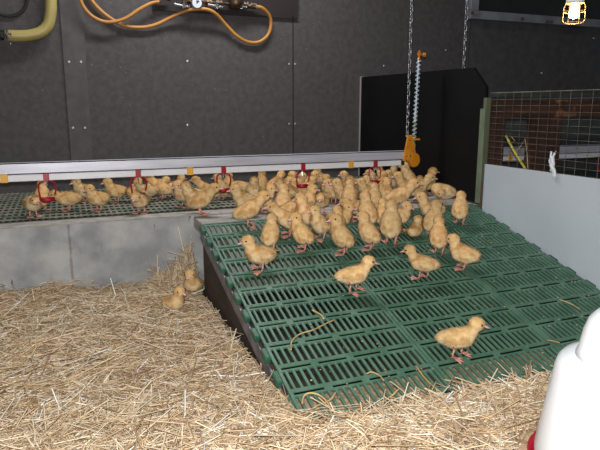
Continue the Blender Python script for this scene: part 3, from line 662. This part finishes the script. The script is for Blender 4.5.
def leg_mesh(h=.062, step=0):
    bm = B(); tube(bm, [(-.010-step*.2, 0, h), (-.004, 0, h*.62), (-.006, 0, h*.3), (-.001, 0, .004)], [.0085, .0052, .0036, .0036], 7)
    toes = [(.030, -.016), (.036, 0), (.030, .016)]
    for x, y in toes: tube(bm, [(-.001, 0, .0045), (x*.6, y*.6, .0035), (x, y, .0018)], [.0032, .0026, .0016], 5)
    tube(bm, [(-.001, 0, .004), (-.011, 0, .002)], [.0026, .0014], 5)
    for a, c in ((0, 1), (1, 2)):
        v = [bm.verts.new(p) for p in ((0, 0, .0036), (toes[a][0]*.95, toes[a][1]*.95, .0018), ((toes[a][0]+toes[c][0])*.43, (toes[a][1]+toes[c][1])*.43, .0018), (toes[c][0]*.95, toes[c][1]*.95, .0018))]
        u = [bm.verts.new(q.co-Vector((0, 0, .0013))) for q in v]
        bm.faces.new(v); bm.faces.new(u[::-1])
        for k in range(4): bm.faces.new((v[k], v[(k+1) % 4], u[(k+1) % 4], u[k]))
    bmesh.ops.recalc_face_normals(bm, faces=bm.faces[:])
    me = bpy.data.meshes.new('leg'); bm.to_mesh(me); bm.free(); me.materials.append(M['leg'])
    for p in me.polygons: p.use_smooth = True
    return me
bm = B(); bmesh.ops.create_uvsphere(bm, u_segments=10, v_segments=8, radius=.0038); EYE = bpy.data.meshes.new('eye'); bm.to_mesh(EYE); bm.free(); EYE.materials.append(M['eye'])
for p in EYE.polygons: p.use_smooth = True
BEAK = beak_mesh(); LEG = leg_mesh(); LEGW = leg_mesh(.06, .03)
# spine rows: x, z, half width, half height, y
POSE = {
 'stand': dict(sp=[(-.066, .074, .008, .007, 0), (-.046, .065, .030, .026, 0), (-.015, .064, .043, .038, 0), (.013, .072, .042, .038, 0), (.030, .090, .030, .029, 0), (.038, .108, .0200, .020, 0), (.044, .126, .0262, .0250, 0)], look=(0, -.05)),
 'tall': dict(sp=[(-.048, .046, .008, .007, 0), (-.036, .056, .030, .026, 0), (-.011, .067, .042, .040, 0), (.005, .090, .041, .037, 0), (.013, .111, .030, .027, 0), (.017, .127, .0200, .0195, 0), (.022, .144, .0262, .0250, 0)], look=(0, .0)),
 'walk': dict(sp=[(-.078, .068, .007, .006, 0), (-.054, .069, .028, .023, 0), (-.020, .068, .040, .035, 0), (.012, .074, .039, .036, 0), (.031, .090, .027, .026, 0), (.044, .107, .0190, .019, 0), (.053, .125, .0255, .0243, 0)], look=(0, -.1)),
 'low': dict(sp=[(-.070, .072, .008, .007, 0), (-.048, .068, .029, .025, 0), (-.016, .067, .042, .037, 0), (.014, .069, .041, .037, 0), (.036, .077, .030, .027, 0), (.051, .086, .0200, .020, 0), (.065, .096, .0260, .0248, 0)], look=(0, -.2)),
 'reach': dict(sp=[(-.068, .052, .008, .007, 0), (-.048, .058, .029, .025, 0), (-.016, .067, .042, .037, 0), (.014, .082, .039, .036, 0), (.036, .102, .026, .026, 0), (.053, .119, .0190, .0185, 0), (.068, .135, .0258, .0246, 0)], look=(0, .05)),
 'sit': dict(sp=[(-.064, .040, .008, .007, 0), (-.044, .036, .030, .026, 0), (-.012, .036, .044, .034, 0), (.014, .044, .043, .036, 0), (.028, .064, .030, .029, 0), (.035, .083, .0200, .020, 0), (.041, .101, .0262, .0250, 0)], look=(0, -.05)),
 'preen': dict(sp=[(-.060, .070, .008, .007, 0), (-.042, .068, .030, .028, 0), (-.012, .070, .043, .040, 0), (.018, .076, .041, .039, 0), (.034, .088, .029, .029, .010), (.036, .084, .022, .022, .032), (.020, .072, .0258, .0246, .052)], look=(2.3, -.5)),
 'standl': dict(base='stand', turn=.9), 'standr': dict(base='stand', turn=-.9), 'talll': dict(base='tall', turn=.9), 'tallr': dict(base='tall', turn=-.9), 'lookup': dict(base='reach', look=(0, .45)),
}
for k, d in POSE.items():
    if 'base' in d:
        d['sp'] = POSE[d['base']]['sp']; lk = POSE[d['base']]['look']; d['look'] = d.get('look', (lk[0]+d.get('turn', 0), lk[1]))
    d['me'] = POSE[d['base']]['me'] if 'base' in d else body_mesh('duckling_'+k, d['sp'])
    s_ = d['sp'][-1]; d['head'] = Vector((s_[0], s_[4], s_[1]))
def proto(kind):
    d = POSE[kind]; r_ = empty('duckling', (0, 0, 0)); parts = []
    bo = link('body', d['me'], None, r_); parts.append(bo)
    yaw, pit = d['look']; hm = Matrix.Translation(d['head']) @ Matrix.Rotation(yaw, 4, 'Z') @ Matrix.Rotation(-pit, 4, 'Y')
    bk = link('beak', BEAK, None, r_); bk.matrix_local = hm @ Matrix.Translation((.0248, 0, -.004)) @ Matrix.Scale(.85, 4, (1, 0, 0))
    for s in (-1, 1):
        e = link('eye', EYE, None, r_); e.matrix_local = hm @ Matrix.Translation((.0135, s*.0220, .0045))
    if kind != 'sit':
        for s in (-1, 1):
            l_ = link('leg', LEGW if kind == 'walk' else LEG, None, r_); dx = {'walk': .016*s, 'tall': -.012, 'talll': -.012, 'tallr': -.012}.get(kind, 0)
            l_.location = (-.004+dx, s*.017, 0); l_.rotation_euler = (0, 0, s*.22)
    return r_
PROTO = {}
def place(kind, loc, heading, scale, tone, label, group, slope=False):
    if kind in PROTO:
        src = PROTO[kind]; r_ = src.copy(); COL.objects.link(r_)
        for ch in list(src.children):
            c = ch.copy(); COL.objects.link(c); c.parent = r_
            if ch.name.startswith('leg'): c.location = Vector(ch['home']); c.rotation_euler = (0, 0, ch['rz'])
    else:
        r_ = proto(kind); PROTO[kind] = r_
        for ch in r_.children:
            if ch.name.startswith('leg'): ch['home'] = list(ch.location); ch['rz'] = ch.rotation_euler.z
    r_.location = loc; r_.rotation_euler = (0, 0, heading); r_.scale = (scale,)*3
    q = Matrix.Rotation(heading, 3, 'Z').inverted()
    for ch in r_.children:
        if ch.name.startswith('body'): ch.color = tone
        if ch.name.startswith('leg') and slope:
            up = q @ Vector((0, -math.sin(SLOPE), math.cos(SLOPE))); rot = Vector((0, 0, 1)).rotation_difference(up)
            h = ch['home']; ch.rotation_mode = 'QUATERNION'
            ch.rotation_quaternion = rot @ Matrix.Rotation(ch['rz'], 3, 'Z').to_quaternion()
            ch.location = (h[0], h[1], -(up.x*h[0]+up.y*h[1])/up.z + .001)
    tag(r_, label, 'duckling', group)
    return r_
# head x, head y, facing in the picture (0 right, 90 away, 180 left, 270 towards us), pose, scale, row, own label
L1, L2 = 'ducklings on the netted step', 'crowd of ducklings at the top of the ramp'
DUCKS = [
 # on the netted step, beside the concrete edge
 (36, 200, 285, 'low', 1.0, 'S', 'duckling facing us at the concrete edge, outermost on the netted step'),
 (42, 184, 80, 'tall', 1.0, 'S', 'upright duckling standing behind the first red drinker cup'),
 (54, 194.5, 185, 'low', 1.0, 'S', 'duckling stretching its beak to the first red drinker cup'),
 (76, 182, 215, 'stand', 1.0, 'S', 'rear duckling of the close pair standing between the first two red cups'),
 (89.5, 189, 215, 'stand', 1.0, 'S', 'front duckling of the close pair standing between the first two red cups'),
 (107.5, 182, 205, 'stand', 1.0, 'S', 'lone duckling standing midway between the first two red cups'),
 (135.5, 197, 250, 'low', 1.03, 'S', 'crouching duckling facing us below the second red cup'),
 (133.5, 183, 200, 'walk', 1.0, 'S', 'duckling facing away from the ramp, directly behind the crouching one'),
 (142, 181, 60, 'stand', .95, 'S', 'duckling half hidden behind the second red cup'),
 (150, 177.5, 165, 'lookup', 1.0, 'S', 'duckling craning its beak up to the white pipe by the second cup'),
 (166, 180, 30, 'low', 1.0, 'S', 'duckling at the rear wall with its head hidden behind the white pipe'),
 (181, 178, 35, 'walk', 1.0, 'S', 'duckling turned to the rear wall left of the second yellow clip'),
 (178, 186, 225, 'stand', 1.0, 'S', 'shaded duckling squeezed beside the pale front one under the second yellow clip'),
 (185, 185.5, 215, 'stand', 1.05, 'S', 'duckling with lowered beak in front under the second yellow clip'),
 (196, 180, 165, 'reach', 1.0, 'S', 'duckling reaching its beak toward the white pipe right of the second clip'),
 (214.7, 188, 350, 'reach', 1.05, 'S', 'large duckling striding toward the ramp at the corner of the step'),
 # step, between cup three and the crowd
 (219, 177, 160, 'tall', .95, 'S', 'duckling upright behind the third red cup, beak to the left'),
 (229, 176, 75, 'tall', .95, 'S', 'duckling upright behind the third red cup, back turned'),
 (226.5, 183, 182, 'low', 1.05, 'S', 'duckling drinking at the third red cup with body stretched level'),
 (235.5, 189.5, 185, 'stand', 1.08, 'S', 'duckling facing the striding one across the gap on the step'),
 (254, 180.5, 292, 'tall', 1.0, 'S', 'slim upright duckling showing its pale breast, right of the third red cup'),
 (264, 197, 5, 'reach', 1.1, 'S', 'big duckling at the very top of the ramp facing right, leading the crowd'),
 # crowd, rear
 (264, 173.5, 80, 'tall', 1.0, 'A', None), (281, 174, 50, 'reach', 1.0, 'A', None), (292, 175, 30, 'stand', 1.0, 'A', None),
 (301, 176, 350, 'stand', 1.0, 'A', None), (317.5, 171, 150, 'stand', 1.0, 'A', None), (315, 174.5, 350, 'stand', 1.0, 'A', None),
 (327, 178, 100, 'stand', 1.0, 'A', None), (344, 174.5, 190, 'stand', 1.0, 'A', None), (349, 179, 340, 'stand', 1.0, 'A', None),
 (369.5, 173, 185, 'stand', 1.0, 'A', None), (379, 168, 160, 'stand', 1.0, 'A', None), (375, 176, 275, 'stand', 1.0, 'A', None), (381, 175, 70, 'stand', 1.0, 'A', None),
 (389, 173.5, 230, 'stand', 1.0, 'A', None), (394, 169, 110, 'stand', 1.0, 'A', None),
 (404, 166, 150, 'tall', 1.2, 'S', 'duckling stretching up under the orange end bracket'),
 (420, 178.5, 90, 'stand', .85, 'S', 'small duckling seen from behind against the black panel'),
 (438.5, 171, 15, 'tall', 1.05, 'S', 'upright duckling beside the black panel with beak raised'),
 (430, 178, 5, 'reach', 1.05, 'S', 'duckling leaning right just in front of the upright one by the black panel'),
 (440, 193, 185, 'preen', 1.05, 'S', 'round hunched duckling preening itself at the foot of the black panel'),
 # crowd, second row
 (271, 189, 335, 'stand', 1.0, 'B', None), (281, 181.5, 190, 'stand', 1.0, 'B', None), (291, 182, 182, 'walk', 1.0, 'B', None), (286, 190, 80, 'tall', 1.0, 'B', None),
 (313, 180, 5, 'walk', 1.0, 'B', None), (327.5, 183, 225, 'stand', 1.0, 'B', None), (337, 183, 200, 'stand', 1.08, 'B', None), (350, 184, 85, 'tall', 1.0, 'B', None),
 (361, 182, 200, 'stand', 1.0, 'B', None), (366, 179, 150, 'stand', 1.0, 'B', None), (374.5, 186, 95, 'tall', 1.0, 'B', None), (386.5, 181.5, 290, 'tall', 1.0, 'B', None),
 (398.5, 176, 190, 'stand', 1.1, 'B', None), (414, 185, 8, 'reach', 1.15, 'B', None),
 # crowd, third row
 (298, 194.5, 25, 'reach', 1.0, 'C', None), (314, 189, 5, 'tall', 1.0, 'C', None), (301, 200, 215, 'tallr', 1.1, 'C', None), (318.5, 200, 265, 'low', 1.0, 'C', None),
 (345.5, 202, 182, 'low', 1.0, 'C', None), (365, 194, 120, 'tall', 1.12, 'C', None), (386, 201.5, 95, 'tall', .95, 'C', None), (421.6, 196, 190, 'stand', 1.1, 'C', None),
 # front of the crowd, on the slats
 (272.7, 206, 185, 'reach', 1.05, 'D', None), (295.5, 217, 170, 'talll', 1.05, 'D', None), (271.7, 217.5, 75, 'tall', 1.0, 'D', None),
 (322.5, 211.5, 215, 'tall', 1.0, 'D', None), (331.5, 207, 90, 'tall', 1.0, 'D', None), (335.5, 218, 160, 'talll', 1.12, 'D', None), (347, 210.5, 330, 'stand', 1.05, 'D', None),
 (363, 215.5, 160, 'tall', 1.08, 'D', None), (391.5, 205, 90, 'tall', 1.25, 'D', None), (403.5, 208.5, 320, 'stand', 1.05, 'D', None), (418, 218, 70, 'sit', .85, 'D', None),
 (436.5, 204.5, 60, 'tall', 1.1, 'D', None), (439, 220, 95, 'tall', 1.05, 'D', None),
 # loners on the ramp and the straw
 (461, 194.5, 88, 'tall', 1.05, 'S', 'duckling seen from behind alone at the top of the ramp beside the post'),
 (453.6, 237, 165, 'stand', 1.08, 'S', 'brownish duckling standing apart below the crowd, toward the white sheet'),
 (410, 248, 172, 'walk', 1.05, 'S', 'duckling walking left below the crowd with white fluffy tail toward us'),
 (368.5, 262.5, 12, 'walk', 1.1, 'S', 'pale yellow duckling alone in the middle of the ramp facing right'),
 (476.7, 326, 8, 'walk', 1.1, 'S', 'lone duckling walking right near the foot of the ramp, closest to us'),
 (248, 241, 195, 'stand', 1.06, 'S', 'pale duckling apart from the crowd at the upper left edge of the ramp'),
 (179, 284, 310, 'sit', 1.0, 'F', 'duckling sitting on the straw in front, by the concrete step'),
 (190, 273, 250, 'sit', 1.0, 'F', 'duckling sitting on the straw heap in the corner behind another'),
]
def face_word(a):
    a %= 360
    return ['facing right', 'facing away right', 'with its back to us', 'facing away left', 'facing left', 'turned toward us and left', 'facing us', 'turned toward us and right'][int(((a+22.5) % 360)//45)]
ROWT = {'A': "the crowd's rearmost row", 'B': "the crowd's second row", 'C': "the crowd's third row", 'D': "the crowd's front row"}
ORD = ['first', 'second', 'third', 'fourth', 'fifth', 'sixth', 'seventh', 'eighth', 'ninth', 'tenth', 'eleventh', 'twelfth', 'thirteenth', 'fourteenth', 'fifteenth']
rank = {}
for rw in 'ABCD':
    for i, k in enumerate(sorted([i for i, d in enumerate(DUCKS) if d[5] == rw], key=lambda i: DUCKS[i][0])): rank[k] = i
recs = []
for i, (hx, hy, fa, kind, sc, rw, lab) in enumerate(DUCKS):
    hd = POSE[kind]['head']; sc *= .94*(.95 if kind == 'walk' else 1)
    for mode in ('L', 'R', 'F'):
        if rw == 'F' and mode != 'F': continue
        if mode == 'L': P = on_z(hx, hy, LEDGE+hd.z*sc)
        elif mode == 'R': P = on_ramp(hx, hy, hd.z*sc)
        else: P = on_z(hx, hy, .075+hd.z*sc)
        v = Vector((P.x-CAM.x, P.y-CAM.y)).normalized(); rr = Vector((v.y, -v.x)); a = R(fa)
        h2 = rr*math.cos(a)+v*math.sin(a); hang = math.atan2(h2.y, h2.x)
        off = Matrix.Rotation(hang, 3, 'Z') @ Vector((hd.x, hd.y, 0))*sc
        X, Y = P.x-off.x, P.y-off.y
        if mode == 'L' and Y > 2.61: break
        if mode == 'R': break
    recs.append([X, Y, hang, mode, i, X, Y])
# push apart bodies that would touch
for it in range(40):
    for a in recs:
        for c in recs:
            if a is c or a[3] == 'F' or c[3] == 'F': continue
            for sa in (-.028, .018):
                for sb in (-.028, .018):
                    pa = Vector((a[0]+math.cos(a[2])*sa, a[1]+math.sin(a[2])*sa)); pc = Vector((c[0]+math.cos(c[2])*sb, c[1]+math.sin(c[2])*sb))
                    dd = pa-pc; l_ = dd.length; mn = .064
                    if 1e-5 < l_ < mn:
                        m_ = dd/l_*(mn-l_)*.25; a[0] += m_.x; a[1] += m_.y; c[0] -= m_.x; c[1] -= m_.y
MOVED = []
rt = random.Random(5)
for (X, Y, hang, mode, i, X0, Y0) in recs:
    hx, hy, fa, kind, sc, rw, lab = DUCKS[i]; sc *= .94*(.95 if kind == 'walk' else 1)
    Y = min(Y, 3.93); X = min(X, 2.045)
    MOVED.append((math.hypot(X-X0, Y-Y0), i))
    onr = mode != 'F' and Y < 2.60
    z = straw_h(X, Y)-.004 if mode == 'F' else (ramp_z(Y) if onr else LEDGE+.0005)
    t = rt.uniform(.88, 1.07); g_ = rt.random(); tone = (t*rt.uniform(.98, 1.03), t*lerp(.92, 1.0, g_), t*lerp(.80, 1.0, g_), 1)
    if lab is None: lab = f"duckling {face_word(fa)}, {ORD[rank[i]]} from left in {ROWT[rw]}"
    grp = 'ducklings on the straw' if mode == 'F' else ('ducklings on the ramp and step')
    place(kind, (X, Y, z), hang, sc, tone, lab, grp, onr)

print('MOVED', [(round(a, 3), b) for a, b in sorted(MOVED)[-12:]])
